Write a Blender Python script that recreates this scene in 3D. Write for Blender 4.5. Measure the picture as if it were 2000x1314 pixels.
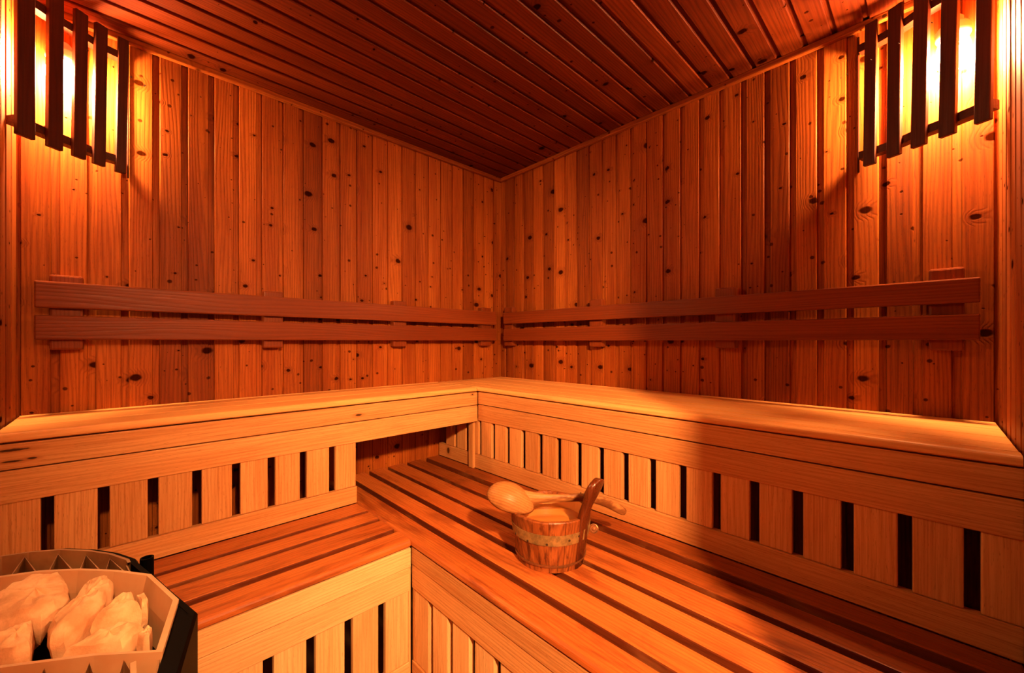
import bpy, bmesh, math, random
from mathutils import Vector, Matrix, noise as mnoise

for o in list(bpy.data.objects):
    bpy.data.objects.remove(o, do_unlink=True)
S = bpy.context.scene
COL = S.collection
random.seed(7)
H = 1.10                                  # eye height; heights below are given relative to the eye

# ------------------------------------------------------------------ camera
cam_d = bpy.data.cameras.new('camera')
cam = bpy.data.objects.new('camera', cam_d)
COL.objects.link(cam)
cam.location = (1.9217, -1.7528, H)
cam.rotation_euler = (math.radians(90), 0, math.radians(46.03))
cam_d.sensor_width = 36
cam_d.lens = 786.6 / 2000 * 36
cam_d.shift_y = 10 / 2000
cam_d.clip_start = 0.01
S.camera = cam

# ------------------------------------------------------------------ world, view, lamp strengths
w = bpy.data.worlds.new('world')
S.world = w
w.use_nodes = True
w.node_tree.nodes['Background'].inputs[0].default_value = (0, 0, 0, 1)
w.node_tree.nodes['Background'].inputs[1].default_value = 0
vs = S.view_settings
vs.view_transform = 'Standard'
vs.look = 'None'
vs.exposure = 0.0
vs.gamma = 1.0
vs.use_curve_mapping = False
LAMP_COL = (1.0, 0.51, 0.20)
LAMP_LEFT = 2200.0
LAMP_RIGHT = 2600.0
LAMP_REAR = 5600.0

# ------------------------------------------------------------------ node helpers
class NT:
    def __init__(s, name):
        s.m = bpy.data.materials.new(name)
        s.m.use_nodes = True
        s.t = s.m.node_tree
        s.b = s.t.nodes['Principled BSDF']
    def n(s, typ, **kw):
        nd = s.t.nodes.new(typ)
        for k, v in kw.items():
            setattr(nd, k, v)
        return nd
    def l(s, a, b):
        s.t.links.new(a, b)
    def val(s, sock, v):
        if hasattr(v, 'links') or isinstance(v, bpy.types.NodeSocket):
            s.l(v, sock)
        else:
            sock.default_value = v
    def math(s, op, a, b=None, c=None, clamp=False):
        nd = s.n('ShaderNodeMath', operation=op, use_clamp=clamp)
        s.val(nd.inputs[0], a)
        if b is not None: s.val(nd.inputs[1], b)
        if c is not None: s.val(nd.inputs[2], c)
        return nd.outputs[0]
    def vmul(s, v, k):
        nd = s.n('ShaderNodeVectorMath', operation='MULTIPLY')
        s.l(v, nd.inputs[0]); nd.inputs[1].default_value = k
        return nd.outputs[0]
    def noise(s, v, detail=2, rough=0.5, scale=1.0, dist=0.0):
        nd = s.n('ShaderNodeTexNoise')
        s.l(v, nd.inputs['Vector'])
        nd.inputs['Scale'].default_value = scale
        nd.inputs['Detail'].default_value = detail
        nd.inputs['Roughness'].default_value = rough
        nd.inputs['Distortion'].default_value = dist
        return nd.outputs['Fac']
    def mix(s, f, a, b, mode='MIX'):
        nd = s.n('ShaderNodeMix', data_type='RGBA', blend_type=mode)
        s.val(nd.inputs[0], f)
        s.val(nd.inputs[6], a); s.val(nd.inputs[7], b)
        return nd.outputs[2]
    def ramp(s, v, lo, hi, a=0.0, b=1.0):
        nd = s.n('ShaderNodeMapRange', interpolation_type='SMOOTHSTEP')
        s.val(nd.inputs['Value'], v); s.val(nd.inputs['From Min'], lo); s.val(nd.inputs['From Max'], hi)
        s.val(nd.inputs['To Min'], a); s.val(nd.inputs['To Max'], b)
        return nd.outputs['Result']

def c4(c): return (c[0], c[1], c[2], 1)

def wood(name, light, mid, dark, knots=0.0, ring=0.5, tint=0.25, rough=(0.42, 0.6), stain=0.0,
         stain_col=None, bump=0.25, knot_cell=(9.0, 6.5), knot_r=0.13, spec=0.2, pores=0.35, spots=(), stain_scale=(4.5, 14, 14)):
    """Wood whose grain runs along the mesh's local X."""
    k = NT(name)
    tc = k.n('ShaderNodeTexCoord')
    at = k.n('ShaderNodeAttribute', attribute_name='rnd')
    oi = k.n('ShaderNodeObjectInfo')
    r = k.math('FRACT', k.math('ADD', at.outputs['Fac'], k.math('MULTIPLY', oi.outputs['Random'], 0.97)))
    sp = k.n('ShaderNodeSeparateXYZ'); k.l(tc.outputs['Object'], sp.inputs[0])
    cb = k.n('ShaderNodeCombineXYZ')
    k.l(k.math('ADD', sp.outputs[0], k.math('MULTIPLY', r, 53.7)), cb.inputs[0])
    k.l(k.math('ADD', sp.outputs[1], k.math('MULTIPLY', r, 17.3)), cb.inputs[1])
    k.l(k.math('ADD', sp.outputs[2], k.math('MULTIPLY', r, 9.1)), cb.inputs[2])
    P = cb.outputs[0]
    broad = k.noise(k.vmul(P, (1.1, 11, 11)), 3, 0.55)
    warp = k.noise(k.vmul(P, (0.9, 9, 9)), 2, 0.5)
    knot_core = None
    kterm = None
    if knots > 0:
        vor = k.n('ShaderNodeTexVoronoi', voronoi_dimensions='2D', feature='F1')
        k.l(k.vmul(P, (knot_cell[0], knot_cell[1], 1)), vor.inputs['Vector'])
        vor.inputs['Scale'].default_value = 1
        vor.inputs['Randomness'].default_value = 0.95
        sc = k.n('ShaderNodeSeparateColor'); k.l(vor.outputs['Color'], sc.inputs[0])
        wob = k.noise(k.vmul(P, (60, 60, 60)), 1, 0.5)
        d = k.math('ADD', vor.outputs['Distance'], k.math('MULTIPLY', k.math('SUBTRACT', wob, 0.5), 0.05))
        present = k.math('LESS_THAN', sc.outputs[0], knots)
        size = k.math('ADD', k.math('MULTIPLY', k.math('POWER', sc.outputs[1], 2.2), knot_r), 0.022)
        inner = k.ramp(d, k.math('MULTIPLY', size, 0.55), size, 1.0, 0.0)
        knot_core = k.math('MULTIPLY', inner, present)
        halo = k.math('MULTIPLY', k.ramp(d, size, k.math('MULTIPLY', size, 2.6), 1.0, 0.0), present)
        vor2 = k.n('ShaderNodeTexVoronoi', voronoi_dimensions='2D', feature='F1')
        k.l(k.vmul(P, (knot_cell[0] * 2.1, knot_cell[1] * 2.6, 1)), vor2.inputs['Vector'])
        vor2.inputs['Scale'].default_value = 1
        sc2 = k.n('ShaderNodeSeparateColor'); k.l(vor2.outputs['Color'], sc2.inputs[0])
        d2 = k.math('ADD', vor2.outputs['Distance'], k.math('MULTIPLY', k.math('SUBTRACT', wob, 0.5), 0.10))
        pr2 = k.math('LESS_THAN', sc2.outputs[0], knots * 0.55)
        sz2 = k.math('ADD', k.math('MULTIPLY', k.math('POWER', sc2.outputs[1], 2.0), 0.12), 0.035)
        small = k.math('MULTIPLY', k.ramp(d2, k.math('MULTIPLY', sz2, 0.5), sz2, 0.85, 0.0), pr2)
        knot_core = k.math('MAXIMUM', knot_core, small)
        kterm = halo
    ph = k.math('ADD', k.math('MULTIPLY', sp.outputs[1], 150.0), k.math('MULTIPLY', sp.outputs[2], 131.0))
    ph = k.math('ADD', ph, k.math('MULTIPLY', warp, 14.0))
    if kterm is not None:
        ph = k.math('ADD', ph, k.math('MULTIPLY', kterm, 2.2))
    ph = k.math('ADD', ph, k.math('MULTIPLY', r, 31.0))
    rings = k.math('POWER', k.math('ADD', k.math('MULTIPLY', k.math('SINE', k.math('MULTIPLY', ph, 3.6)), 0.5), 0.5), 2.2)
    fine = k.noise(k.vmul(P, (7, 330, 330)), 3, 0.6)
    col = k.mix(k.ramp(broad, 0.3, 0.72), c4(light), c4(mid))
    col = k.mix(k.math('MULTIPLY', rings, ring), col, c4(dark))
    col = k.mix(k.ramp(fine, 0.42, 0.75, 0.0, pores), col, c4(dark))
    pore = k.noise(k.vmul(P, (55, 900, 900)), 1, 0.5)
    col = k.mix(k.ramp(pore, 0.66, 0.74, 0.0, pores), col, c4([v * 0.6 for v in dark]))
    if stain > 0:
        st = k.noise(k.vmul(P, stain_scale), 4, 0.65, dist=0.6)
        col = k.mix(k.ramp(st, 0.50, 0.68, 0.0, stain), col, c4(stain_col))
    if knot_core is not None:
        col = k.mix(k.math('MULTIPLY', kterm, 0.30), col, c4(dark))
        col = k.mix(k.math('MULTIPLY', knot_core, 0.96), col, c4([v * 0.20 for v in dark]))
    for (px, py, rx, ry) in spots:
        dx = k.math('DIVIDE', k.math('SUBTRACT', sp.outputs[0], px), rx)
        dy = k.math('DIVIDE', k.math('SUBTRACT', sp.outputs[1], py), ry)
        dd = k.math('SQRT', k.math('ADD', k.math('MULTIPLY', dx, dx), k.math('MULTIPLY', dy, dy)))
        dd = k.math('ADD', dd, k.math('MULTIPLY', k.math('SUBTRACT', k.noise(k.vmul(P, (90, 240, 90)), 2), 0.5), 0.9))
        col = k.mix(k.ramp(dd, 0.9, 2.6, 0.55, 0.0), col, c4(dark))
        col = k.mix(k.ramp(dd, 0.55, 1.05, 0.95, 0.0), col, c4([v * 0.08 for v in dark]))
    wn = k.n('ShaderNodeTexWhiteNoise', noise_dimensions='1D'); k.l(r, wn.inputs['W'])
    tv = k.math('ADD', k.math('MULTIPLY', wn.outputs['Value'], tint), 1.0 - tint * 0.6)
    tcx = k.n('ShaderNodeCombineColor')
    for i in range(3):
        k.l(k.math('POWER', tv, (0.8, 1.0, 1.25)[i]), tcx.inputs[i])
    col = k.mix(1.0, col, tcx.outputs[0], 'MULTIPLY')
    k.l(col, k.b.inputs['Base Color'])
    k.l(k.ramp(fine, 0.3, 0.7, rough[0], rough[1]), k.b.inputs['Roughness'])
    if knot_core is not None:
        k.l(k.math('MULTIPLY', k.math('SUBTRACT', 1.0, knot_core), spec), k.b.inputs['Specular IOR Level'])
    else:
        k.b.inputs['Specular IOR Level'].default_value = spec
    bp = k.n('ShaderNodeBump'); bp.inputs['Strength'].default_value = bump; bp.inputs['Distance'].default_value = 0.0015
    h = k.math('ADD', k.math('MULTIPLY', fine, 0.6), k.math('MULTIPLY', rings, -0.5))
    if knot_core is not None:
        h = k.math('SUBTRACT', h, k.math('MULTIPLY', knot_core, 1.5))
    k.l(h, bp.inputs['Height'])
    k.l(bp.outputs[0], k.b.inputs['Normal'])
    return k.m

def plain(name, col, rough=0.5, metal=0.0, var=0.15, scale=30.0, bump=0.0, spec=0.4, second=None):
    k = NT(name)
    tc = k.n('ShaderNodeTexCoord')
    nz = k.noise(tc.outputs['Object'], 4, 0.6, scale)
    b = second if second else [v * (1 - var * 2) for v in col]
    k.l(k.mix(k.ramp(nz, 0.35, 0.68), c4(col), c4(b)), k.b.inputs['Base Color'])
    k.b.inputs['Roughness'].default_value = rough
    k.b.inputs['Metallic'].default_value = metal
    k.b.inputs['Specular IOR Level'].default_value = spec
    if bump:
        bp = k.n('ShaderNodeBump'); bp.inputs['Strength'].default_value = bump; bp.inputs['Distance'].default_value = 0.002
        k.l(k.noise(tc.outputs['Object'], 5, 0.65, scale * 3), bp.inputs['Height'])
        k.l(bp.outputs[0], k.b.inputs['Normal'])
    return k.m

def emit(name, col, strength):
    k = NT(name)
    e = k.n('ShaderNodeEmission')
    e.inputs[0].default_value = c4(col); e.inputs[1].default_value = strength
    k.l(e.outputs[0], k.t.nodes['Material Output'].inputs['Surface'])
    return k.m

M = {}
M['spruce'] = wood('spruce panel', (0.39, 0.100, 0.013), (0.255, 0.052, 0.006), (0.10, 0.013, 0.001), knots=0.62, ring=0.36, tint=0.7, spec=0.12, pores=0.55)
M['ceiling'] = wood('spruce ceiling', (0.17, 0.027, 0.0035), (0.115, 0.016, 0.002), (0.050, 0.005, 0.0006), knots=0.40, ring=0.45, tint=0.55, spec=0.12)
M['bench'] = wood('bench wood', (0.66, 0.32, 0.115), (0.57, 0.235, 0.072), (0.34, 0.105, 0.024), knots=0.006, ring=0.25, tint=0.3, pores=0.6, rough=(0.38, 0.55), knot_r=0.16)
M['pale'] = wood('pale bench front wood', (0.84, 0.50, 0.23), (0.74, 0.39, 0.155), (0.48, 0.20, 0.06), ring=0.22, tint=0.25, pores=0.5, rough=(0.38, 0.55))
M['knotty'] = wood('knotty bench wood', (0.66, 0.32, 0.115), (0.57, 0.235, 0.072), (0.34, 0.105, 0.024), ring=0.25, tint=0.0, pores=0.6, rough=(0.38, 0.55),
                   spots=((0.147, -0.007, 0.014, 0.0045), (-0.722, 0.016, 0.030, 0.004), (-0.722, -0.012, 0.022, 0.003), (-0.690, -0.010, 0.010, 0.003), (0.72, 0.022, 0.008, 0.004)))
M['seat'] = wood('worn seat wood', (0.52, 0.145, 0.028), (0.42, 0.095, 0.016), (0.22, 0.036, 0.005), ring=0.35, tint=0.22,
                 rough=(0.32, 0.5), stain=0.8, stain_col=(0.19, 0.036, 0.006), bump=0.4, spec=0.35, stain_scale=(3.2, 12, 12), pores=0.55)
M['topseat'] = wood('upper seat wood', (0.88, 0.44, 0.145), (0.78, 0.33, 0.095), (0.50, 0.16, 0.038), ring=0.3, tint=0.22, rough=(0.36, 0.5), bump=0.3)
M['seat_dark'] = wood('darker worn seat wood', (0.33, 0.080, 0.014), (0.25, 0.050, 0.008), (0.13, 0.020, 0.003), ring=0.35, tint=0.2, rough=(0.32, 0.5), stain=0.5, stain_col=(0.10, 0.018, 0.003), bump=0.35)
M['seatside'] = wood('shaded dirty seat side wood', (0.15, 0.028, 0.004), (0.10, 0.015, 0.002), (0.05, 0.006, 0.001), ring=0.3, tint=0.2, stain=0.4, stain_col=(0.30, 0.10, 0.03), rough=(0.5, 0.7))  # slat sides: shade in the gaps and old dirt as one dark tone
M['rail'] = wood('backrest wood', (0.21, 0.040, 0.006), (0.165, 0.028, 0.004), (0.090, 0.012, 0.0015), ring=0.3, tint=0.15, rough=(0.35, 0.5), stain=0.2, stain_col=(0.16, 0.035, 0.008))
M['shade'] = wood('lamp shade wood', (0.07, 0.010, 0.0015), (0.05, 0.007, 0.001), (0.025, 0.003, 0.0005), ring=0.3, tint=0.1)
M['stave'] = wood('bucket stave wood', (0.33, 0.090, 0.019), (0.20, 0.045, 0.008), (0.08, 0.014, 0.002), ring=0.5, tint=0.35, stain=0.9,
                  stain_col=(0.045, 0.007, 0.002), rough=(0.3, 0.5), spec=0.3, stain_scale=(9, 75, 75))
M['handle'] = wood('dark stave wood', (0.13, 0.026, 0.005), (0.09, 0.016, 0.003), (0.04, 0.006, 0.001), ring=0.4, tint=0.1, rough=(0.25, 0.4), spec=0.4)
M['ladle'] = wood('ladle wood', (0.46, 0.20, 0.062), (0.34, 0.13, 0.036), (0.17, 0.045, 0.010), ring=0.4, tint=0.0, stain=0.85, stain_col=(0.10, 0.025, 0.006), rough=(0.35, 0.5))
M['liner'] = plain('bucket liner', (0.86, 0.42, 0.12), 0.4, var=0.06, scale=12)
M['brass'] = plain('aged bronze band', (0.42, 0.26, 0.09), 0.45, 0.55, scale=60, bump=0.2, second=(0.22, 0.15, 0.06))
M['rustwire'] = plain('dark wire', (0.28, 0.11, 0.04), 0.35, 0.6, scale=60)
M['screw'] = plain('dark screw head', (0.05, 0.025, 0.012), 0.5, 0.3)
M['black'] = plain('black enamel', (0.0010, 0.0007, 0.0006), 0.55, 0.0, scale=20, spec=0.03)
M['beige'] = plain('heat faded beige steel', (0.58, 0.34, 0.175), 0.5, 0.0, var=0.08, scale=9, second=(0.50, 0.25, 0.105))
M['fin'] = plain('tarnished fin steel', (0.36, 0.18, 0.072), 0.55, 0.0, scale=14, second=(0.24, 0.105, 0.04))
M['stone'] = plain('pale sauna stone', (0.90, 0.56, 0.30), 0.85, 0.0, scale=26, bump=0.7, second=(0.66, 0.35, 0.16))
M['porcelain'] = plain('cream porcelain', (0.75, 0.62, 0.42), 0.3, 0.0, var=0.03)
M['floor'] = plain('brown floor tile', (0.20, 0.10, 0.05), 0.6, scale=8)
def water():
    k = NT('still water')
    k.b.inputs['Base Color'].default_value = (0.75, 0.27, 0.05, 1)
    k.b.inputs['Transmission Weight'].default_value = 0.45
    k.b.inputs['IOR'].default_value = 1.33
    tc = k.n('ShaderNodeTexCoord')
    k.l(k.math('ADD', k.math('MULTIPLY', k.noise(tc.outputs['Object'], 2, 0.5, 8), 0.05), 0.02), k.b.inputs['Roughness'])
    return k.m
M['water'] = water()

# ------------------------------------------------------------------ object helpers
def link(o, parent=None):
    COL.objects.link(o)
    if parent is not None:
        o.parent = parent
    return o

def thing(name, label, cat, loc, group=None):
    o = bpy.data.objects.new(name, None)
    o.empty_display_size = 0.05
    COL.objects.link(o)
    o.location = loc
    o['label'] = label; o['category'] = cat
    if group: o['group'] = group
    return o

def tag(o, label, cat, group=None):
    o['label'] = label; o['category'] = cat
    if group: o['group'] = group
    return o

def finish(name, bm, mat, parent=None, mw=None, rnd=None, smooth=False):
    me = bpy.data.meshes.new(name)
    bmesh.ops.recalc_face_normals(bm, faces=bm.faces[:])
    bm.to_mesh(me); bm.free()
    me.materials.append(mat)
    if 'rnd' not in me.attributes:
        a = me.attributes.new('rnd', 'FLOAT', 'FACE')
        v = random.random() if rnd is None else rnd
        a.data.foreach_set('value', [v] * len(me.polygons))
    if smooth:
        me.polygons.foreach_set('use_smooth', [True] * len(me.polygons))
        me.update()
    o = bpy.data.objects.new(name, me)
    link(o, parent)
    mw = mw if mw is not None else Matrix()
    if parent is not None:
        mw = Matrix.Translation(-parent_world(parent)) @ mw
    o.matrix_local = mw
    return o

def parent_world(p):
    v = Vector((0, 0, 0))
    while p is not None:
        v += Vector(p.location)
        p = p.parent
    return v

AX = {'x': Matrix(((1, 0, 0), (0, 1, 0), (0, 0, 1))),            # grain along x, width along y, thickness along z
      'xf': Matrix(((1, 0, 0), (0, 0, -1), (0, 1, 0))),          # grain x, width z, thickness y
      'y': Matrix(((0, -1, 0), (1, 0, 0), (0, 0, 1))),           # grain y, width x, thickness z
      'yf': Matrix(((0, 0, 1), (1, 0, 0), (0, 1, 0))),           # grain y, width z, thickness x
      'zx': Matrix(((0, 1, 0), (0, 0, 1), (1, 0, 0))),           # grain z, width x, thickness y
      'zy': Matrix(((0, 0, 1), (0, 1, 0), (1, 0, 0)))}           # grain z, width y, thickness x

def box_bm(L, W, T, bev=0.003, seg=2):
    bm = bmesh.new()
    bmesh.ops.create_cube(bm, size=1)
    for v in bm.verts:
        v.co.x *= L; v.co.y *= W; v.co.z *= T
    if bev:
        bmesh.ops.bevel(bm, geom=bm.edges[:], offset=bev, segments=seg, affect='EDGES', profile=0.6)
    return bm

def board(name, mat, parent, x0, x1, y0, y1, z0, z1, ax, bev=0.003, rnd=None, side=None):
    """Rectangular timber given by world limits (z relative to the eye)."""
    A = AX[ax]
    size = Vector((x1 - x0, y1 - y0, z1 - z0))
    loc = A.transposed() @ size
    L, W, T = abs(loc.x), abs(loc.y), abs(loc.z)
    bm = box_bm(L, W, T, bev)
    mw = Matrix.Translation(((x0 + x1) / 2, (y0 + y1) / 2, (z0 + z1) / 2 + H)) @ A.to_4x4()
    o = finish(name, bm, mat, parent, mw, rnd)
    if side is not None:                      # long sides darker: gap shade and dirt put into the colour
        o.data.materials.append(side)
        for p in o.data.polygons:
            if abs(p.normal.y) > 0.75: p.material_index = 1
    return o

def profile_bar(name, mat, parent, pts, length, mw, rnd=None):
    """Extrude a closed (y,z) profile along local X."""
    bm = bmesh.new()
    a = [bm.verts.new((0, p[0], p[1])) for p in pts]
    b = [bm.verts.new((length, p[0], p[1])) for p in pts]
    n = len(pts)
    for i in range(n):
        bm.faces.new((a[i], a[(i + 1) % n], b[(i + 1) % n], b[i]))
    bm.faces.new(a); bm.faces.new(b[::-1])
    return finish(name, bm, mat, parent, mw, rnd)

def nosing_pts(w, t, r=0.013, seg=5):
    """width w towards +y, rounded top front edge at y=w, top at z=0."""
    pts = [(0, -t), (0, -0.003), (0.003, 0)]
    for i in range(seg + 1):
        a = math.pi / 2 * i / seg
        pts.append((w - r + r * math.sin(a), -r + r * math.cos(a)))
    pts += [(w, -t + 0.003), (w - 0.003, -t)]
    return pts

def panel(name, mat, n, pitch, length, mw, recess=0.017, depth=0.008, thick=0.03, first=0.0, last=None):
    """Tongue-and-groove cladding: boards run along local X, follow each other along local Y, face +Z."""
    bm = bmesh.new()
    prof = []          # (y, z, board index)
    b = 0.0028
    for i in range(n):
        y = first + i * pitch
        prof += [(y, -depth, i), (y + recess, -depth, i), (y + recess + b * 0.4, -b, i), (y + recess + b, 0, i),
                 (y + pitch - b, 0, i), (y + pitch - b * 0.4, -b, i)]
    prof.append((first + n * pitch, -depth, n - 1))
    if last is not None:
        q = [p for p in prof if p[0] < last - 1e-4]
        q.append((last, q[-1][1], q[-1][2]))
        prof = q
    lay = bm.faces.layers.float.new('rnd')
    rr = [random.random() for _ in range(n)]
    va = [bm.verts.new((0, p[0], p[1])) for p in prof]
    vb = [bm.verts.new((length, p[0], p[1])) for p in prof]
    for i in range(len(prof) - 1):
        f = bm.faces.new((va[i], vb[i], vb[i + 1], va[i + 1]))
        f[lay] = rr[min(prof[i][2], n - 1)]
    y0, y1 = prof[0][0], prof[-1][0]
    w0 = [bm.verts.new((x, y, -thick)) for x, y in ((0, y0), (length, y0), (length, y1), (0, y1))]
    bm.faces.new(w0)
    bm.faces.new((va[0], vb[0], w0[1], w0[0])); bm.faces.new((va[-1], vb[-1], w0[2], w0[3]))
    bm.faces.new(va + [w0[3], w0[0]]); bm.faces.new(vb + [w0[2], w0[1]])
    o = finish(name, bm, mat, None, mw)
    o['kind'] = 'structure'
    return o

def frame(o, ex, ey, ez):
    m = Matrix((ex, ey, ez)).transposed().to_4x4()
    return Matrix.Translation(o) @ m

# ------------------------------------------------------------------ the room
ROOM_X, ROOM_Y = 2.80, -2.80
CEIL = 1.044
# left wall (x = 0), boards count along -y; right wall (y = 0), boards count along +x
panel('wall_left', M['spruce'], 36, 0.08, CEIL + H, frame((0, 0.02, 0), (0, 0, 1), (0, -1, 0), (1, 0, 0)), first=0.0, last=2.82)
panel('wall_right', M['spruce'], 36, 0.08035, CEIL + H, frame((-0.04, 0, 0), (0, 0, 1), (1, 0, 0), (0, -1, 0)), first=-0.0, last=2.84)
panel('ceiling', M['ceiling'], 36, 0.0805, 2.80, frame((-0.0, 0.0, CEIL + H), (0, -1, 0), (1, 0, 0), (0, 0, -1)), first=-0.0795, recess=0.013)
panel('wall_front', M['spruce'], 36, 0.08, CEIL + H, frame((0, ROOM_Y, 0), (0, 0, 1), (1, 0, 0), (0, 1, 0)), last=2.80)
panel('wall_back', M['spruce'], 36, 0.08, CEIL + H, frame((ROOM_X, 0, 0), (0, 0, 1), (0, -1, 0), (-1, 0, 0)), last=2.80)
# short return walls that close the bench ends
panel('wall_near_left', M['spruce'], 10, 0.0785, CEIL + H, frame((0, -1.985, 0), (0, 0, 1), (1, 0, 0), (0, 1, 0)), recess=0.016, depth=0.007, thick=0.05)
panel('wall_near_right', M['spruce'], 14, 0.0785, CEIL + H, frame((2.055, 0, 0), (0, 0, 1), (0, -1, 0), (-1, 0, 0)), recess=0.016, depth=0.007, thick=0.05)

bm = box_bm(2.9, 2.9, 0.06, 0)
fl = finish('floor', bm, M['floor'], None, Matrix.Translation((1.4, -1.4, -0.03)))
fl['kind'] = 'structure'

def trim(name, x0, x1, y0, y1, z0, z1, ax, bev=0.004):
    o = board(name, M['spruce'], None, x0, x1, y0, y1, z0, z1, ax, bev)
    o['kind'] = 'structure'
    return o
trim('trim_1', 0.0, 0.020, -1.985, 0.0, CEIL - 0.022, CEIL, 'yf')
trim('trim_2', 0.020, 2.055, -0.020, 0.0, CEIL - 0.022, CEIL, 'xf')
trim('trim_3', 0.75, 0.79, -2.035, -1.98, -H, CEIL, 'zx')
trim('trim_4', 2.05, 2.105, -1.135, -1.099, -H, CEIL, 'zx')

# ------------------------------------------------------------------ benches
ZT, ZL = -0.226, -0.637          # seat heights
NB = 0.0215                      # nosing thickness
def skirt(parent, axis, plane, ends, z0, z1, width, mat, thick=0.016, lo=None, hi=None):
    for s in ends:
        if axis == 'x':
            board('skirt_slat', mat, parent, s, s + width, plane, plane + thick, z0, z1, 'zx', 0.0035)
        else:
            board('skirt_slat', mat, parent, plane - thick, plane, s - width, s, z0, z1, 'zy', 0.0035)

# right-hand upper bench
ur = thing('upper_bench', 'upper orange wooden bench along the right wall, its slatted skirt behind the bucket', 'bench', (1.03, -0.24, ZL + H), None)
UY = -0.475
board('back_strip', M['topseat'], ur, 0.005, 2.05, -0.018, -0.002, ZT - 0.02, ZT + 0.001, 'x')
for a, b in ((-0.130, -0.021), (-0.253, -0.135), (-0.345, -0.258), (-0.428, -0.350)):
    board('seat_slat', M['topseat'], ur, 0.005, 2.05, a, b, ZT - 0.022, ZT, 'x')
profile_bar('seat_nosing', M['topseat'], ur, nosing_pts(0.046, NB), 2.045, frame((0.005, -0.433, ZT + H), (1, 0, 0), (0, -1, 0), (0, 0, 1)))
board('fascia_board', M['bench'], ur, 0.352, 2.052, UY, UY + 0.022, -0.3115, -0.2520, 'xf', 0.002)
board('fascia_board', M['bench'], ur, 0.352, 2.052, UY, UY + 0.022, -0.3940, -0.3155, 'xf', 0.002)
skirt(ur, 'x', UY + 0.004, [0.372 + 0.1015 * k for k in range(-3, 17) if 0.372 + 0.1015 * k < 2.0], -0.5665, -0.385, 0.078, M['bench'])
board('skirt_rail', M['bench'], ur, 0.005, 2.052, UY, UY + 0.022, ZL + 0.001, -0.5675, 'xf', 0.002)
board('bearer', M['rail'], ur, 0.6, 0.64, -0.44, -0.01, -0.30, ZT - 0.0225, 'y')
board('bearer', M['rail'], ur, 1.5, 1.54, -0.44, -0.01, -0.30, ZT - 0.0225, 'y')

# left-hand upper bench
ul = thing('upper_bench', 'upper orange bench along the left wall, dark open bay under its far end', 'bench', (0.17, -1.2, ZL + H), None)
UX = 0.350
board('back_strip', M['topseat'], ul, 0.002, 0.016, -1.98, -0.485, ZT - 0.02, ZT + 0.001, 'y')
for a, b in ((0.019, 0.104), (0.109, 0.218)):
    board('seat_slat', M['topseat'], ul, a, b, -1.98, -0.4835, ZT - 0.022, ZT, 'y')
profile_bar('seat_nosing', M['topseat'], ul, nosing_pts(0.131, NB), 1.4965, frame((0.223, -1.98, ZT + H), (0, 1, 0), (1, 0, 0), (0, 0, 1)))
board('fascia_board', M['knotty'], ul, UX - 0.022, UX, -1.982, -0.4765, -0.3150, -0.2525, 'yf', 0.002)
board('fascia_board', M['bench'], ul, UX - 0.022, UX, -1.982, -0.4765, -0.3985, -0.3185, 'yf', 0.002)
skirt(ul, 'y', UX - 0.004, [-1.091 - 0.1018 * k for k in range(9)], -0.5705, -0.385, 0.079, M['bench'], 0.018)
board('skirt_rail', M['bench'], ul, UX - 0.022, UX, -1.982, -1.0885, ZL + 0.001, -0.5715, 'yf', 0.002)
board('corner_post', M['bench'], ul, 0.294, 0.3325, -0.4915, -0.476, ZL + 0.001, -0.3990, 'zx', 0.004)
board('bearer', M['rail'], ul, 0.01, 0.32, -1.1, -1.06, -0.30, ZT - 0.0225, 'x')
board('bearer', M['rail'], ul, 0.01, 0.32, -1.8, -1.76, -0.30, ZT - 0.0225, 'x')

# right-hand lower bench
lr = thing('lower_bench', 'lower reddish slatted bench along the right side, carrying the wooden bucket', 'bench', (1.03, -0.8, 0), None)
LY, LX = -1.0865, 0.766
for a, b in ((-0.555, -0.4765), (-0.674, -0.594), (-0.783, -0.697), (-0.880, -0.803), (-0.985, -0.905)):
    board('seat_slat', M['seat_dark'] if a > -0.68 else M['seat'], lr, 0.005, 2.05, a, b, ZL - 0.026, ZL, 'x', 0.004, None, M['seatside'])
profile_bar('seat_nosing', M['seat'], lr, nosing_pts(0.0805, 0.0195, 0.012), 2.045, frame((0.005, -1.0075, ZL + H), (1, 0, 0), (0, -1, 0), (0, 0, 1)))
board('fascia_board', M['bench'], lr, 0.7610, 2.052, LY + 0.002, LY + 0.024, -0.7160, -0.6600, 'xf', 0.002)
board('fascia_board', M['bench'], lr, 0.7610, 2.052, LY + 0.004, LY + 0.024, -0.7930, -0.7175, 'xf', 0.002)
skirt(lr, 'x', LY + 0.008, [0.7745 + 0.1015 * k for k in range(13) if 0.7745 + 0.1015 * k < 2.0], -1.0270, -0.790, 0.078, M['pale'], 0.018)
board('skirt_rail', M['bench'], lr, 0.7610, 2.052, LY + 0.004, LY + 0.024, -H + 0.001, -1.0280, 'xf', 0.002)
board('bearer', M['rail'], lr, 0.5, 0.54, -1.06, -0.40, -0.72, ZL - 0.0265, 'y')
board('bearer', M['rail'], lr, 1.40, 1.44, -1.06, -0.40, -0.72, ZL - 0.0265, 'y')

board('leg', M['rail'], lr, 0.50, 0.54, -0.46, -0.42, -H + 0.001, -0.721, 'zx')
board('leg', M['rail'], lr, 1.40, 1.44, -0.46, -0.42, -H + 0.001, -0.721, 'zx')

# left-hand lower bench
board('corner_post', M['bench'], lr, 0.7610, 0.7742, -1.0800, -1.0680, -1.0270, -0.7940, 'zx', 0.001)

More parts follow.
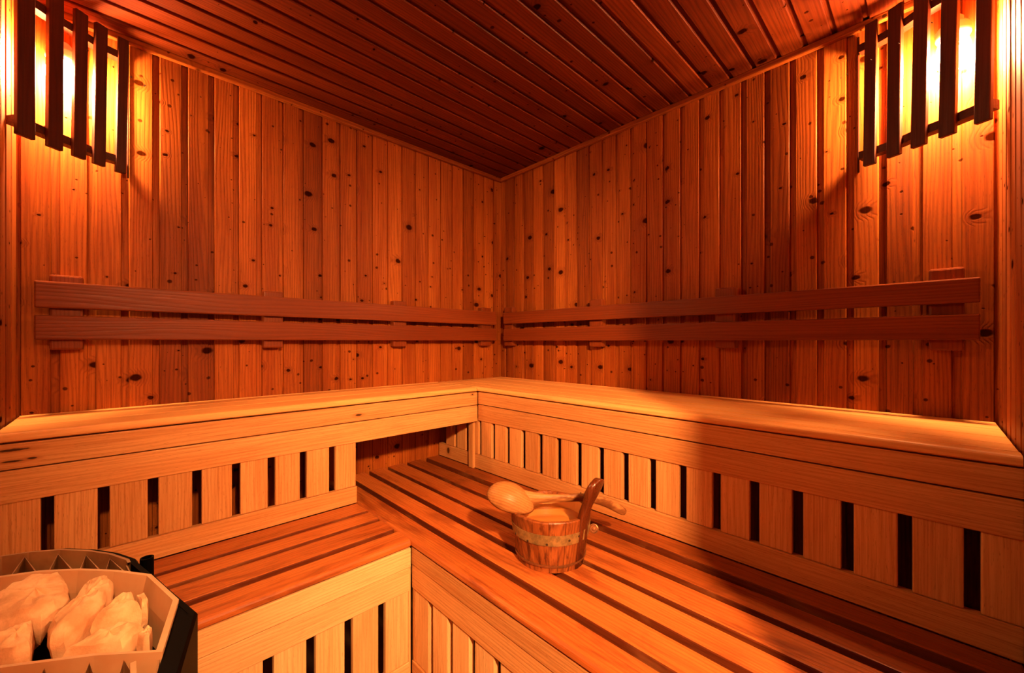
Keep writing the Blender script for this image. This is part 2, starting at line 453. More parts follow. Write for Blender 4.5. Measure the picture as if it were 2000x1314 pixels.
ll = thing('lower_bench', 'lower reddish slatted bench on the left, running behind the stone heater', 'bench', (0.56, -1.5, 0), None)
for a, b in ((0.352, 0.447), (0.466, 0.5425), (0.562, 0.655)):
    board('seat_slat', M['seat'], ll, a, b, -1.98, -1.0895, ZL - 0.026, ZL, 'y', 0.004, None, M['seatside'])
profile_bar('seat_nosing', M['seat'], ll, nosing_pts(0.085, 0.0215, 0.012), 0.8905, frame((0.681, -1.98, ZL + H), (0, 1, 0), (1, 0, 0), (0, 0, 1)))
board('fascia_board', M['pale'], ll, LX - 0.024, LX, -1.982, -1.0885, -0.7235, -0.6620, 'yf', 0.002)
board('fascia_board', M['pale'], ll, LX - 0.024, LX - 0.002, -1.982, -1.0945, -0.7985, -0.7250, 'yf', 0.002)
skirt(ll, 'y', LX - 0.005, [-1.0945 - 0.1015 * k for k in range(9)], -1.0270, -0.795, 0.078, M['pale'], 0.018)
board('skirt_rail', M['pale'], ll, LX - 0.024, LX - 0.002, -1.982, -1.0930, -H + 0.001, -1.0280, 'yf', 0.002)
board('bearer', M['rail'], ll, 0.36, 0.74, -1.25, -1.21, -0.72, ZL - 0.0265, 'x')
board('bearer', M['rail'], ll, 0.36, 0.74, -1.85, -1.81, -0.72, ZL - 0.0265, 'x')
board('leg', M['rail'], ll, 0.36, 0.40, -1.25, -1.21, -H + 0.001, -0.721, 'zx')
board('leg', M['rail'], ll, 0.36, 0.40, -1.85, -1.81, -H + 0.001, -0.721, 'zx')

board('corner_post', M['pale'], ll, 0.743, 0.7600, -1.0938, -1.0860, -H + 0.001, -0.7255, 'zx', 0.001)

# ------------------------------------------------------------------ backrests
def screw(parent, p, n, r=0.0028):
    bm = bmesh.new()
    bmesh.ops.create_cone(bm, cap_ends=True, segments=12, radius1=r, radius2=r * 0.8, depth=0.0016)
    q = Vector(n).to_track_quat('Z', 'Y').to_matrix().to_4x4()
    return finish('screw', bm, M['screw'], parent, Matrix.Translation(Vector(p) + Vector((0, 0, H))) @ q)

br = thing('backrest', 'two-rail wooden backrest fixed to the right wall above the bench', 'backrest', (1.05, -0.03, H), None)
for z0, z1 in ((0.1085, 0.178), (0.005, 0.077)):
    board('rail', M['rail'], br, 0.089, 2.019, -0.061, -0.0405, z0, z1, 'xf', 0.004)
for a, b in ((0.075, 0.147), (0.714, 0.790), (1.322, 1.397), (1.920, 1.991)):
    k = board('mounting_block', M['rail'], br, a, b, -0.040, 0.0, -0.026, 0.213, 'zx', 0.006)
    screw(k, ((a + b) / 2, -0.0408, 0.094), (0, -1, 0))
bl = thing('backrest', 'two-rail wooden backrest fixed to the left wall above the bench', 'backrest', (0.03, -1.0, H), None)
for z0, z1 in ((0.103, 0.184), (0.006, 0.0805)):
    board('rail', M['rail'], bl, 0.0405, 0.061, -1.946, -0.089, z0, z1, 'yf', 0.004)
for a, b in ((-1.918, -1.846), (-1.342, -1.270), (-0.769, -0.695), (-0.192, -0.116)):
    k = board('mounting_block', M['rail'], bl, 0.0, 0.040, a, b, -0.026, 0.208, 'zy', 0.006)
    screw(k, (0.0408, (a + b) / 2, 0.092), (1, 0, 0))

# ------------------------------------------------------------------ lamps
def lathe(prof, seg=32, cap=True):
    bm = bmesh.new()
    rings = []
    for r, z in prof:
        if r < 1e-6:
            rings.append([bm.verts.new((0, 0, z))])
        else:
            rings.append([bm.verts.new((r * math.cos(2 * math.pi * i / seg), r * math.sin(2 * math.pi * i / seg), z)) for i in range(seg)])
    for a, b in zip(rings, rings[1:]):
        for i in range(seg):
            j = (i + 1) % seg
            if len(a) == 1 and len(b) == 1: continue
            if len(a) == 1: bm.faces.new((a[0], b[j], b[i]))
            elif len(b) == 1: bm.faces.new((a[i], a[j], b[0]))
            else: bm.faces.new((a[i], a[j], b[j], b[i]))
    if cap:
        for rg, fl in ((rings[0], True), (rings[-1], False)):
            if len(rg) > 1:
                bm.faces.new(rg[::-1] if fl else rg)
    return bm

def fixture(parent, p, strength, wall_dir, gap, k=1.0):
    """Porcelain holder on a wall bracket with a glowing jar; p = jar centre (z relative)."""
    x, y, z = p
    jr, jh = 0.034 * k, 0.046 * k
    prof = [(0.0, -jh)]
    for i in range(1, 7):
        a = math.pi / 2 * i / 6
        prof.append((jr * math.sin(a), -jh + jr * (1 - math.cos(a))))
    prof += [(jr, 0.022), (jr * 0.9, 0.036), (0.026, 0.045), (0.0, 0.045)]
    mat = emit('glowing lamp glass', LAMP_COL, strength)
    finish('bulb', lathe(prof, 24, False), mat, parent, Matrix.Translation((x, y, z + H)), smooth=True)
    hp = [(0.0, 0.046), (0.033, 0.046), (0.036, 0.052), (0.036, 0.074), (0.030, 0.082), (0.021, 0.086), (0.021, 0.100), (0.016, 0.106), (0.0, 0.106)]
    hd = finish('lamp_holder', lathe(hp, 28, False), M['porcelain'], parent, Matrix.Translation((x, y, z + H)), smooth=True)
    d = Vector((wall_dir[0], wall_dir[1], 0))
    L = gap - 0.034
    m = Vector((x, y, 0)) + d * (0.034 + L / 2)
    bm = box_bm(L, 0.05, 0.03, 0.003)
    ang = math.atan2(d.y, d.x)
    finish('wall_bracket', bm, M['porcelain'], hd, Matrix.Translation((m.x, m.y, z + 0.063 + H)) @ Matrix.Rotation(ang, 4, 'Z'))

def catmull(P, n=5):
    P = [Vector((p[0], p[1], 0)) for p in P]
    out = []
    for i in range(len(P) - 1):
        p0 = P[max(i - 1, 0)]; p1 = P[i]; p2 = P[i + 1]; p3 = P[min(i + 2, len(P) - 1)]
        for k in range(n):
            t = k / n
            out.append(0.5 * ((2 * p1) + (p2 - p0) * t + (2 * p0 - 5 * p1 + 4 * p2 - p3) * t * t + (3 * p1 - p0 - 3 * p2 + p3) * t ** 3))
    out.append(P[-1])
    return out

def shade(root, path, side, slats, zb, ztop, s0, s1, laths):
    pts = catmull(path)
    def off(d):
        o = []
        for i, p in enumerate(pts):
            t = (pts[min(i + 1, len(pts) - 1)] - pts[max(i - 1, 0)]).normalized()
            o.append(Vector((p.x - t.y * side * d, p.y + t.x * side * d, 0)))
        return o
    back, front = off(0.0), off(0.029)
    for z in (zb, ztop):
        bm = bmesh.new()
        loop = back + front[::-1]
        a = [bm.verts.new((p.x, p.y, 0)) for p in loop]
        b = [bm.verts.new((p.x, p.y, 0.024)) for p in loop]
        n = len(loop)
        h = n // 2
        for i in range(n):
            j = (i + 1) % n
            bm.faces.new((a[i], a[j], b[j], b[i]))
        for i in range(h - 1):
            bm.faces.new((a[i], a[i + 1], a[n - 2 - i], a[n - 1 - i]))
            bm.faces.new((b[i], b[i + 1], b[n - 2 - i], b[n - 1 - i]))
        finish('shade_rail', bm, M['shade'], root, Matrix.Translation((0, 0, z + H)))
    for (x, y, x2, y2, wd, an) in slats:
        base = Vector((x, y, s0 + H)); top = Vector((x2, y2, s1 + H))
        ez = Vector((-math.sin(an), math.cos(an), 0))
        # slide outwards so the slat sits on the rail front
        ex = (top - base).normalized()
        ey = Vector((math.cos(an), math.sin(an), 0))
        ey = (ey - ex * ey.dot(ex)).normalized()
        ez = ex.cross(ey)
        bm = box_bm((top - base).length, wd, 0.014, 0.0015, 1)
        sl = finish('shade_slat', bm, M['shade'], root, frame((base + top) / 2, ex, ey, ez))
        for z in (zb + 0.012, ztop + 0.012):
            f = (z - s0) / (s1 - s0)
            c = base.lerp(top, f) - Vector((0, 0, H))
            nn = ez if ez.dot(Vector((cam.location.x, cam.location.y, 0)) - Vector((c.x, c.y, 0))) > 0 else -ez
            screw(sl, c + nn * 0.0077, nn, 0.0024)
    for (x0, x1, y0, y1) in laths:
        board('mounting_lath', M['shade'], root, x0, x1, y0, y1, zb - 0.035, ztop + 0.065, 'zx', 0.002)

lamp_l = thing('wall_lamp', 'wooden slatted corner lamp at the upper left, glowing above the left bench', 'lamp', (0.0, -1.88, 0.70 + H), 'slatted corner lamps')
shade(lamp_l, [(0.0048, -1.7543), (0.0156, -1.7908), (0.034, -1.8271), (0.0663, -1.869), (0.1031, -1.918), (0.1326, -1.9493), (0.1596, -1.985)], 1,
      [(0.1796, -1.9499, 0.1796, -1.9499, 0.0391, 2.294), (0.1344, -1.8996, 0.1328, -1.8977, 0.0359, 2.29), (0.0972, -1.8524, 0.094, -1.8483, 0.0325, 2.219), (0.0663, -1.8104, 0.0631, -1.8053, 0.0311, 2.156), (0.0318, -1.7604, 0.0298, -1.7535, 0.0271, 1.852)],
      0.598, 0.949, 0.5675, 1.022, [(0.0, 0.006, -1.7445, -1.7385)])
fixture(lamp_l, (0.042, -1.8910, 0.825), LAMP_LEFT, (-1, 0), 0.042)

lamp_r = thing('wall_lamp', 'wooden slatted corner lamp at the upper right, glowing above the right bench', 'lamp', (1.9686, 0.0, 0.70 + H), 'slatted corner lamps')
shade(lamp_r, [(1.7679, -0.002), (1.8287, -0.0182), (1.8817, -0.0476), (1.9149, -0.071), (1.972, -0.0984), (2.006, -0.1197), (2.046, -0.142)], -1,
      [(1.7893, -0.0393, 1.794, -0.0405, 0.0309, -0.257), (1.8471, -0.0678, 1.8512, -0.0702, 0.0344, -0.511), (1.9006, -0.1009, 1.9078, -0.1052, 0.0346, -0.519), (1.9561, -0.1301, 1.9627, -0.1337, 0.0344, -0.508), (2.0176, -0.1656, 2.0227, -0.1685, 0.0306, -0.509)],
      0.5935, 0.9415, 0.563, 1.0145, [(1.7555, 1.7615, -0.006, 0.0)])
fixture(lamp_r, (1.9686, -0.048, 0.818), LAMP_RIGHT, (0, 1), 0.048)

lamp_b = thing('wall_lamp', 'jar lamp on the wall behind the viewpoint, with added boards blocking part of its light', 'lamp', (ROOM_X, -1.80, 0.70 + H), None)
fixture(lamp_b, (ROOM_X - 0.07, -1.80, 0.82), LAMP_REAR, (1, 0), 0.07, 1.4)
board('light_blocker', M['shade'], lamp_b, ROOM_X - 0.262, ROOM_X - 0.250, -2.10, -1.50, 0.784, 0.985, 'yf')  # added unseen board, cuts the lamp's light on the upper walls and ceiling
board('light_blocker', M['shade'], lamp_b, ROOM_X - 0.262, ROOM_X - 0.250, -2.10, -1.782, 0.50, 0.7835, 'yf')  # added side board, dims the lamp's light towards the far left
board('blocker_arm', M['shade'], lamp_b, ROOM_X - 0.250, ROOM_X, -2.10, -2.085, 0.90, 0.93, 'x')  # arms only carry the added light-blocking boards
board('blocker_arm', M['shade'], lamp_b, ROOM_X - 0.250, ROOM_X, -1.515, -1.50, 0.90, 0.93, 'x')

# ------------------------------------------------------------------ bucket
BC = Vector((1.1327, -0.8317, ZL))
def bucket():
    root = thing('sauna_bucket', 'small round wooden water bucket with a bronze band, standing on the lower right bench', 'bucket', (BC.x, BC.y, ZL + H))
    hgt, rb, rt = 0.148, 0.100, 0.121
    n = 16
    def rad(z): return rb + (rt - rb) * z / hgt
    rnd = random.Random(3)
    # direction of the upright handle stave: to the right of the view
    ha = math.atan2(0.7197, 0.6943) - 0.72
    for i in range(n):
        a0 = ha + 2 * math.pi * (i - 0.5) / n; a1 = ha + 2 * math.pi * (i + 0.5) / n
        if i == 0: continue
        bm = bmesh.new()
        top = hgt - rnd.random() * 0.003
        vs = []
        sub = 3
        for z in (0.0, top - 0.003, top):
            row = []
            ins = 0.002 if z == top else 0
            for s in range(sub + 1):
                a = a0 + 0.004 + (a1 - a0 - 0.008) * s / sub
                row.append(bm.verts.new(((rad(z) - ins) * math.cos(a), (rad(z) - ins) * math.sin(a), z)))
            for s in range(sub, -1, -1):
                a = a0 + 0.004 + (a1 - a0 - 0.008) * s / sub
                row.append(bm.verts.new(((rad(z) - 0.013 + ins) * math.cos(a), (rad(z) - 0.013 + ins) * math.sin(a), z)))
            vs.append(row)
        m = len(vs[0])
        for r0, r1 in zip(vs, vs[1:]):
            for j in range(m):
                bm.faces.new((r0[j], r0[(j + 1) % m], r1[(j + 1) % m], r1[j]))
        bm.faces.new(vs[0]); bm.faces.new(vs[-1])
        # grain upright: local X = up
        for v in bm.verts: v.co = Vector((v.co.z, v.co.y, -v.co.x))
        finish('stave', bm, M['stave'], root, Matrix.Translation((BC.x, BC.y, ZL + H)) @ Matrix(((0, 0, -1), (0, 1, 0), (1, 0, 0))).to_4x4())
    # upright handle stave with a broad rounded head
    outline = []
    for z, hw in ((0.0, 0.020), (0.10, 0.0225), (0.14, 0.022), (0.168, 0.0185), (0.186, 0.0195), (0.206, 0.0275), (0.226, 0.0335), (0.243, 0.0315), (0.255, 0.022), (0.261, 0.008)):
        outline.append((z, hw))
    bm = bmesh.new()
    vs = []
    for z, hw in outline:
        rr = rad(z) if z < hgt else rad(hgt) + (z - hgt) * 0.42
        th = 0.013 if z < hgt else 0.017
        row = []
        for sx, so in ((-1, 0), (-0.6, 0.002), (0.6, 0.002), (1, 0)):
            row.append(bm.verts.new((z, sx * hw, rr + so)))
        for sx, so in ((1, 0), (0.6, -0.002), (-0.6, -0.002), (-1, 0)):
            row.append(bm.verts.new((z, sx * hw, rr - th + so)))
        vs.append(row)
    for r0, r1 in zip(vs, vs[1:]):
        for j in range(8):
            bm.faces.new((r0[j], r0[(j + 1) % 8], r1[(j + 1) % 8], r1[j]))
    bm.faces.new(vs[0]); bm.faces.new(vs[-1])
    er = Vector((math.cos(ha), math.sin(ha), 0)); et = Vector((-math.sin(ha), math.cos(ha), 0))
    ho = finish('handle_stave', bm, M['handle'], root, frame((BC.x, BC.y, ZL + H), (0, 0, 1), et, er), smooth=True)
    ho['label'] = 'dark upright handle stave with a rounded head'
    # light inner liner
    prof = [(0.0, 0.012), (rad(0.012) - 0.015, 0.012), (rad(hgt) - 0.0145, hgt - 0.010), (rad(hgt) - 0.0135, hgt - 0.010), (rad(0.008) - 0.0135, 0.008), (0.0, 0.008)]
    finish('liner', lathe(prof, 48, False), M['liner'], root, Matrix.Translation((BC.x, BC.y, ZL + H)), smooth=False)
    # bands
    def band(name, z0, z1, t, mat):
        p = [(rad(z0) + 0.0005, z0), (rad(z0) + t, z0), (rad(z1) + t, z1), (rad(z1) + 0.0005, z1), (rad(z0) + 0.0005, z0)]
        return finish(name, lathe(p, 64, False), mat, root, Matrix.Translation((BC.x, BC.y, ZL + H)))
    bd = band('band', 0.080, 0.110, 0.0022, M['brass'])
    bd['label'] = 'wide aged bronze band'
    band('hoop', 0.0165, 0.0225, 0.003, M['rustwire'])
    for a, z in ((-0.50, 0.094), (-0.22, 0.099), (-1.05, 0.085), (-1.55, 0.084), (-2.02, 0.085), (-2.6, 0.09)):
        an = ha + a + 0.02
        p = Vector((BC.x + (rad(z) + 0.0026) * math.cos(an), BC.y + (rad(z) + 0.0026) * math.sin(an), ZL + z))
        s = screw(bd, p, (math.cos(an), math.sin(an), 0), 0.0036); s.name = 'rivet'
    # round washer boss on the band beside the handle stave
    an = ha + 0.42
    view = Vector((0.45, -0.80, 0.35)).normalized()
    q = view.to_track_quat('Z', 'Y').to_matrix().to_4x4()
    base = Vector((BC.x + (rad(0.11) + 0.0125) * math.cos(an), BC.y + (rad(0.11) + 0.0125) * math.sin(an), ZL + 0.094 + H))
    pr = [(0.0, -0.006), (0.0125, -0.006), (0.0135, -0.004), (0.0135, 0.003), (0.011, 0.004), (0.0095, 0.002), (0.006, 0.002), (0.005, 0.005), (0.0, 0.0055)]
    finish('washer', lathe(pr, 28, False), M['rustwire'], bd, Matrix.Translation(base) @ q)
    # water
    zr = 0.106
    rw = rad(zr) - 0.0165
    wp = [(0.0, 0.0135), (rad(0.0135) - 0.0165, 0.0135), (rw, zr), (0.0, zr)]
    wt = finish('water', lathe(wp, 48, False), M['water'], root, Matrix.Translation((BC.x, BC.y, ZL + H)))
    return root
bucket()

# ------------------------------------------------------------------ ladle resting across the rim
def ladle():
    R = Vector((0.6943, 0.7197, 0)); F = Vector((-0.7197, 0.6943, 0)); U = Vector((0, 0, 1))
    top = ZL + 0.148 + H
    c = Vector((BC.x, BC.y, top + 0.004))
    root = thing('ladle', 'pale wooden ladle lying across the bucket rim, bowl to the left', 'ladle', c + R * -0.12 + U * 0.01)
    # handle: swept flattened section
    keys = [(-0.112, 0.000, 0.016, 0.036, 0.026), (-0.088, 0.000, 0.015, 0.030, 0.022), (-0.062, 0.002, 0.015, 0.021, 0.016), (-0.035, 0.004, 0.0145, 0.0155, 0.011), (0.0, 0.006, 0.0125, 0.0125, 0.0085), (0.06, 0.012, 0.0125, 0.0125, 0.0075),
            (0.11, 0.02, 0.0115, 0.0130, 0.0075), (0.16, 0.03, -0.003, 0.0140, 0.0072), (0.20, 0.042, -0.024, 0.0145, 0.007), (0.230, 0.052, -0.045, 0.0145, 0.0068), (0.242, 0.056, -0.053, 0.009, 0.005)]
    bm = bmesh.new(); rows = []
    for i, (r, f, u, a, b) in enumerate(keys):
        p = R * r + F * f + U * u
        k0 = keys[max(i - 1, 0)]; k1 = keys[min(i + 1, len(keys) - 1)]
        t = (R * (k1[0] - k0[0]) + F * (k1[1] - k0[1]) + U * (k1[2] - k0[2])).normalized()
        s = t.cross(F).normalized(); g = s.cross(t).normalized()
        rows.append([bm.verts.new(p + s * (a * math.cos(2 * math.pi * j / 12)) + g * (b * math.sin(2 * math.pi * j / 12))) for j in range(12)])
    for r0, r1 in zip(rows, rows[1:]):
        for j in range(12):
            bm.faces.new((r0[j], r0[(j + 1) % 12], r1[(j + 1) % 12], r1[j]))
    bm.faces.new(rows[0]); bm.faces.new(rows[-1])
    inv = frame((0, 0, 0), R, F, U).inverted()
    for v in bm.verts: v.co = (inv @ v.co.to_4d()).to_3d()
    hn = finish('handle', bm, M['ladle'], root, frame(c, R, F, U), smooth=True)
    sm = hn.modifiers.new('s', 'SUBSURF'); sm.levels = 1; sm.render_levels = 2
    hp = c + R * 0.222 + F * 0.0495 + U * -0.039
    hole = screw(hn, hp - Vector((0, 0, H)) - F * 0.0072, -F, 0.0026); hole.name = 'hole_shade_disc'  # dark disc stands in for the shade inside a hanging hole
    # bowl: hollow egg shaped scoop turned upside down
    bm = bmesh.new()
    seg, rg = 32, 12
    def shell(scale, flip, rim):
        rr = []
        for i in range(rg + 1):
            a = math.pi / 2 * i / rg
            row = []
            for j in range(seg):
                b = 2 * math.pi * j / seg
                lx = 0.066 * scale * math.cos(b) * math.cos(a)
                if math.cos(b) > 0: lx *= 1.0 + 0.25 * math.cos(b) * (1 - math.sin(a))
                row.append((lx, 0.052 * scale * math.sin(b) * math.cos(a), 0.050 * scale * math.sin(a) + rim))
            rr.append(row)
        return rr
    def build(rows):
        V = [[bm.verts.new(p) for p in row] for row in rows[:-1]]
        apex = bm.verts.new(rows[-1][0][:2] + (rows[-1][0][2],))
        for r0, r1 in zip(V, V[1:]):
            for j in range(seg):
                bm.faces.new((r0[j], r0[(j + 1) % seg], r1[(j + 1) % seg], r1[j]))
        for j in range(seg):
            bm.faces.new((V[-1][j], V[-1][(j + 1) % seg], apex))
        return V[0]
    o = build(shell(1.0, False, 0)); i_ = build(shell(0.86, True, 0))
    for j in range(seg):
        bm.faces.new((o[j], o[(j + 1) % seg], i_[(j + 1) % seg], i_[j]))
    ax = (R * 0.93 + U * -0.30 + F * -0.10).normalized()
    up = (U * 0.86 + F * -0.30 + R * 0.2); up = (up - ax * up.dot(ax)).normalized()
    sd = up.cross(ax)
    bo = finish('bowl', bm, M['ladle'], root, frame(c + R * -0.128 + U * 0.012 + F * -0.002, ax, sd, up), smooth=True)
ladle()

# ------------------------------------------------------------------ heater
HZ = -0.38
def poly_prism(pts, z0, z1, pts2=None):
    bm = bmesh.new()
    p2 = pts2 or pts
    a = [bm.verts.new((p[0], p[1], z0)) for p in pts]
    b = [bm.verts.new((p[0], p[1], z1)) for p in p2]
    n = len(pts)
    for i in range(n):
        bm.faces.new((a[i], a[(i + 1) % n], b[(i + 1) % n], b[i]))
    return bm, a, b

def inset(pts, d):
    n = len(pts); out = []
    area = sum(pts[i][0] * pts[(i + 1) % n][1] - pts[(i + 1) % n][0] * pts[i][1] for i in range(n))
    sgn = 1 if area > 0 else -1
    for i in range(n):
        p0 = Vector(pts[i - 1]); p = Vector(pts[i]); p1 = Vector(pts[(i + 1) % n])
        e0 = (p - p0).normalized(); e1 = (p1 - p).normalized()
        n0 = Vector((-e0.y, e0.x)) * sgn; n1 = Vector((-e1.y, e1.x)) * sgn
        b = (n0 + n1); k = d / max(0.35, (1 + n0.dot(n1)) / 1.0)
        out.append(tuple(p + b * k))
    return out

def heater():
    root = thing('sauna_heater', 'black cased sauna heater with a beige tray of stones, front left', 'heater', (1.08, -1.88, 0))
    P = [(0.9416, -1.7352), (0.958, -1.7335), (1.201, -1.677), (1.369, -1.7177), (1.375, -1.80), (1.29, -1.96), (1.17, -2.06), (1.02, -2.09), (0.88, -2.06), (0.79, -2.0),
         (0.752, -1.925), (0.7485, -1.905), (0.7638, -1.868), (0.7938, -1.826), (0.8369, -1.7895), (0.8876, -1.7583)]
    P = [(max(p[0], 0.772 + 0.0 * i), p[1]) if False else p for i, p in enumerate(P)]
    # keep the casing clear of the bench front
    P = [(0.773 + (p[0] - 0.7485) * 0.93 if p[0] < 1.1 else p[0], p[1]) for p in P]
    n = len(P)
    Q = inset(P, 0.010)
    bm = bmesh.new()
    def ring(pts, z): return [bm.verts.new((p[0], p[1], z + H)) for p in pts]
    r0 = ring(P, -H + 0.02); r1 = ring(P, HZ - 0.006); r2 = ring(inset(P, 0.003), HZ - 0.001); r3 = ring(Q, HZ - 0.001); r4 = ring(Q, -H + 0.02)
    for a, b in ((r0, r1), (r1, r2), (r2, r3), (r3, r4), (r4, r0)):
        for i in range(n):
            bm.faces.new((a[i], a[(i + 1) % n], b[(i + 1) % n], b[i]))
    cs = finish('casing', bm, M['black'], root)
    # beige sleeve behind the fins, along the back only
    Q2 = inset(P, 0.0105); Q3 = inset(P, 0.0145)
    idx = [8, 9, 10, 11, 12, 13, 14, 15, 0, 1]
    bm = bmesh.new()
    q0, q1, q2, q3 = ([bm.verts.new((pp[i][0], pp[i][1], z + H)) for i in idx] for pp, z in ((Q2, HZ - 0.22), (Q2, HZ + 0.002), (Q3, HZ + 0.002), (Q3, HZ - 0.22)))
    for a, b in ((q0, q1), (q1, q2), (q2, q3), (q3, q0)):
        for i in range(len(idx) - 1):
            bm.faces.new((a[i], a[i + 1], b[i + 1], b[i]))
    finish('inner_sleeve', bm, M['fin'], root)
    # flat black cover between casing and tray on the right
    cov = [(1.03, -1.7195), (1.201, -1.681), (1.362, -1.719), (1.372, -1.7405), (1.275, -1.7185), (1.16, -1.6945)]
    bm = bmesh.new()
    ca = [bm.verts.new((p[0], p[1], HZ - 0.012 + H)) for p in cov]; cb = [bm.verts.new((p[0], p[1], HZ - 0.002 + H)) for p in cov]
    for i in range(6):
        bm.faces.new((ca[i], ca[(i + 1) % 6], cb[(i + 1) % 6], cb[i]))
    bm.faces.new(ca); bm.faces.new(cb)
    finish('cover_plate', bm, M['black'], root)
    board('channel_wall', M['beige'], root, 1.270, 1.372, -1.7475, -1.7415, HZ - 0.2, HZ + 0.003, 'x', 0.001)
    # stone tray
    T = [(1.046, -1.7205), (1.16, -1.6945), (1.275, -1.7185), (1.226, -1.778), (1.177, -1.855), (1.11, -1.955), (1.01, -2.005), (0.93, -1.99), (0.884, -1.935), (0.883, -1.898),
         (0.905, -1.851), (0.942, -1.805), (0.991, -1.760)]
    m = len(T)
    c = Vector((1.07, -1.84))
    def scl(k): return [tuple(c + (Vector(p) - c) * k) for p in T]
    bm = bmesh.new()
    rows = [ring(T, HZ - 0.25), ring(T, HZ + 0.0035), ring(scl(0.955), HZ + 0.0035), ring(scl(0.90), HZ - 0.030), ring(scl(0.88), HZ - 0.085)]
    for a, b in zip(rows, rows[1:]):
        for i in range(m):
            bm.faces.new((a[i], a[(i + 1) % m], b[(i + 1) % m], b[i]))
    finish('stone_tray', bm, M['beige'], root)
    bm = bmesh.new()
    bm.faces.new(ring(scl(0.885), HZ - 0.083))
    fl_ = finish('tray_floor', bm, M['black'], root)  # black tone puts in the deep shade between the stones
    so = fl_.modifiers.new('t', 'SOLIDIFY'); so.thickness = 0.004
    # corrugated fins in the air channel between casing and tray
    def fins(pts):
        bm = bmesh.new()
        up = [bm.verts.new((p[0], p[1], HZ - 0.004 + H)) for p in pts]
        lo = [bm.verts.new((p[0], p[1], HZ - 0.24 + H)) for p in pts]
        for i in range(len(pts) - 1):
            bm.faces.new((up[i], up[i + 1], lo[i + 1], lo[i]))
        o = finish('air_fins', bm, M['fin'], root)
        so = o.modifiers.new('t', 'SOLIDIFY'); so.thickness = 0.0022; so.offset = 0
    k = lambda p: (0.773 + (p[0] - 0.7485) * 0.93 + 0.012, p[1] - 0.012)
    fins([(0.884, -1.940), (0.792, -1.965), (0.882, -1.902), (0.8805, -1.886), k((0.7638, -1.868)), (0.9015, -1.854), (0.9035, -1.843), k((0.7938, -1.826)), (0.931, -1.812), (0.935, -1.806),
          k((0.8369, -1.7895)), (0.968, -1.778), (0.972, -1.775), k((0.8876, -1.7583)), (1.010, -1.746), (1.013, -1.743), k((0.9416, -1.737))])
    fins([(1.276, -1.722), (1.350, -1.7325), (1.2455, -1.7525), (1.336, -1.765), (1.2235, -1.782), (1.315, -1.797), (1.200, -1.8195), (1.292, -1.838), (1.174, -1.8595), (1.265, -1.880), (1.145, -1.905), (1.235, -1.94)])
    # small round pipe end behind the casing
    pr = [(0.0, -0.10), (0.010, -0.10), (0.010, 0.0), (0.007, 0.0), (0.007, -0.008), (0.0, -0.008)]
    finish('pipe_end', lathe(pr, 20, False), M['black'], root, Matrix.Translation((0.914, -1.7215, HZ - 0.020 + H)))
heater()

# ------------------------------------------------------------------ stones in the tray
TRAY = [(1.033, -1.7225), (1.16, -1.6945), (1.275, -1.7185), (1.226, -1.778), (1.177, -1.855), (1.11, -1.955), (1.01, -2.005), (0.92, -1.99), (0.868, -1.935), (0.866, -1.898),
        (0.888, -1.850), (0.925, -1.803), (0.975, -1.759)]
TC = Vector((1.07, -1.84))
def inside_tray(p, k=0.87):
    p = Vector(p)
    n = len(TRAY)
    for _ in range(60):
        ok = True
        for i in range(n):
            a = TC + (Vector(TRAY[i]) - TC) * k; b = TC + (Vector(TRAY[(i + 1) % n]) - TC) * k
            if (b - a).cross(p - a) > 0 if isinstance((b - a).cross(p - a), float) else False:
                ok = False
        if ok: return p
        p = TC + (p - TC) * 0.985
    return p

def stone(outline, z0, tilt, seed, label, thick=0.05):
    rnd = random.Random(seed)
    pts = [inside_tray(p) for p in outline]
    c = Vector((sum(p.x for p in pts) / len(pts), sum(p.y for p in pts) / len(pts)))
    ev = []
    for i, p in enumerate(pts):                 # extra points along the outline
        q = pts[(i + 1) % len(pts)]
        ev += [p, p.lerp(q, 0.5)]
    n = len(ev)
    bm = bmesh.new()
    rows = []
    for k, dz in ((0.22, 0.0095), (0.55, 0.0095), (0.82, 0.006), (0.95, -0.003), (0.985, -0.016), (0.88, -thick * 0.75), (0.55, -thick)):
        rows.append([bm.verts.new(((p.x - c.x) * k, (p.y - c.y) * k, dz * (1 + 0.3 * rnd.uniform(-1, 1)))) for p in ev])
    for r0, r1 in zip(rows, rows[1:]):
        for i in range(n):
            bm.faces.new((r0[i], r0[(i + 1) % n], r1[(i + 1) % n], r1[i]))
    tp = bm.verts.new((0, 0, 0.0095)); bt = bm.verts.new((0, 0, -thick))
    for i in range(n):
        bm.faces.new((rows[0][i], tp, rows[0][(i + 1) % n])); bm.faces.new((rows[-1][i], rows[-1][(i + 1) % n], bt))
    bmesh.ops.subdivide_edges(bm, edges=bm.edges[:], cuts=2, use_grid_fill=True, smooth=0.25)
    off = Vector((seed * 3.1, seed * 1.7, 0))
    fd = [(Vector((rnd.gauss(0, 1), rnd.gauss(0, 1), rnd.gauss(0, 1.2))).normalized()) for _ in range(3)]
    for v in bm.verts:
        q = v.co * 26 + off
        nz = mnoise.fractal(q, 1.0, 2.0, 4)
        cr = mnoise.cell(q * 0.7)
        h_ = Vector((v.co.x, v.co.y, 0))
        if h_.length > 0.012: v.co += h_.normalized() * (0.003 * nz)
        v.co.z += 0.0045 * mnoise.fractal(v.co * 34 - off, 1.0, 2.0, 4) + tilt[0] * v.co.x + tilt[1] * v.co.y
    o = finish('heater_stone', bm, M['stone'], None, Matrix.Translation((c.x, c.y, z0 + H)), smooth=True)
    me = o.data
    me.set_sharp_from_angle(angle=math.radians(38))
    return tag(o, label, 'stone', 'stones in the heater tray')

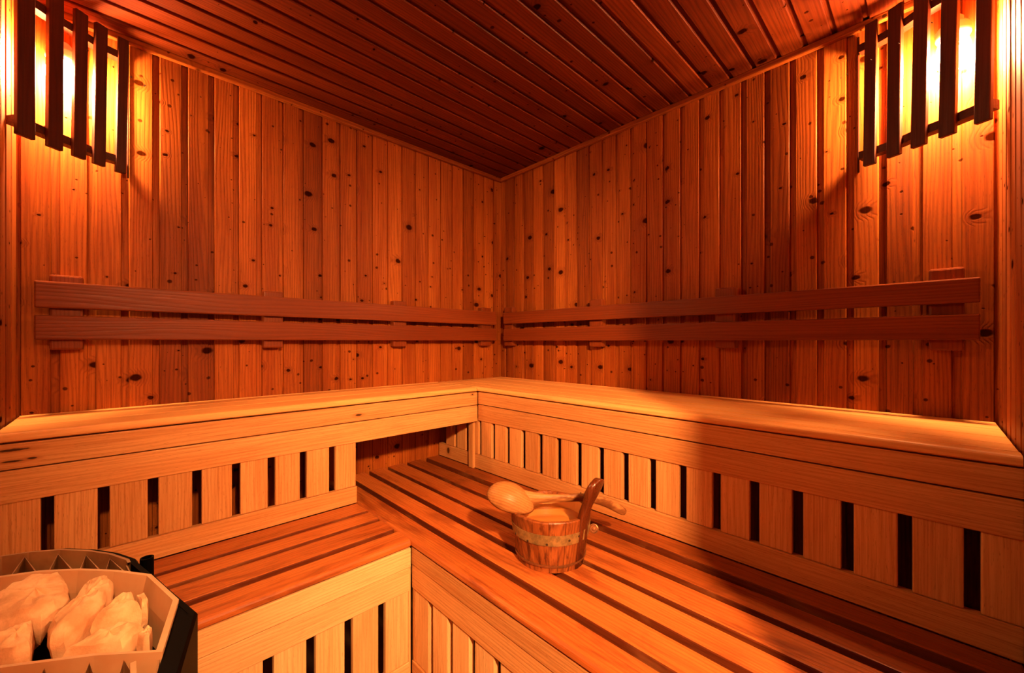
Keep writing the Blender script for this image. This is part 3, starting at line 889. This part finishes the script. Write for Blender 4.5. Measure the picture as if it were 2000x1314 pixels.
stone([(0.964, -1.8964), (0.9278, -1.8822), (0.8786, -1.8644), (0.8771, -1.8465), (0.9112, -1.8242), (0.9721, -1.8177), (1.0426, -1.8083), (1.0758, -1.8193), (1.0886, -1.8327), (1.0765, -1.8557), (1.0609, -1.8787)],
      -0.377, (0.05, 0.0), 1, 'largest broad pale stone, at the back left of the heater tray')
stone([(0.995, -1.791), (0.9873, -1.7833), (0.9994, -1.7708), (1.0203, -1.7687), (1.0436, -1.7632), (1.0674, -1.7634), (1.1097, -1.7736), (1.1368, -1.7921), (1.1533, -1.8083), (1.147, -1.8208), (1.125, -1.8249), (1.1083, -1.8236), (1.0655, -1.8073)],
      -0.374, (0.04, 0.05), 5, 'long narrow stone lying slanted in the middle of the heater tray')
stone([(1.1344, -1.7841), (1.1174, -1.7721), (1.0997, -1.7577), (1.0959, -1.742), (1.1221, -1.7372), (1.1506, -1.7341), (1.1449, -1.7534), (1.1406, -1.7735)],
      -0.377, (-0.03, 0.06), 9, 'flat angular stone leaning at the right of the heater tray', 0.045)
stone([(1.1652, -1.8096), (1.1501, -1.799), (1.1454, -1.7826), (1.1486, -1.7564), (1.163, -1.7379), (1.1788, -1.7318), (1.1953, -1.7438), (1.2011, -1.7533), (1.1849, -1.7813)],
      -0.392, (0.0, 0.05), 12, 'broad flat stone against the front edge of the heater tray', 0.042)
stone([(1.1999, -1.7407), (1.1851, -1.729), (1.1973, -1.7225), (1.2193, -1.7182), (1.2245, -1.723), (1.2131, -1.7343)],
      -0.390, (0.05, 0.0), 17, 'small stone in the right front corner of the heater tray', 0.036)
stone([(1.078, -1.7395), (1.0763, -1.7279), (1.1065, -1.7253), (1.1258, -1.7267), (1.1207, -1.7344)],
      -0.393, (0.0, 0.0), 21, 'small shadowed stone half hidden at the right of the heater tray', 0.034)
stone([(1.1076, -1.8752), (1.0957, -1.8608), (1.087, -1.8482), (1.0922, -1.8391), (1.1119, -1.8352), (1.1562, -1.835), (1.1596, -1.848), (1.1525, -1.8668)],
      -0.377, (0.03, 0.03), 25, 'stone at the front left edge of the heater tray')
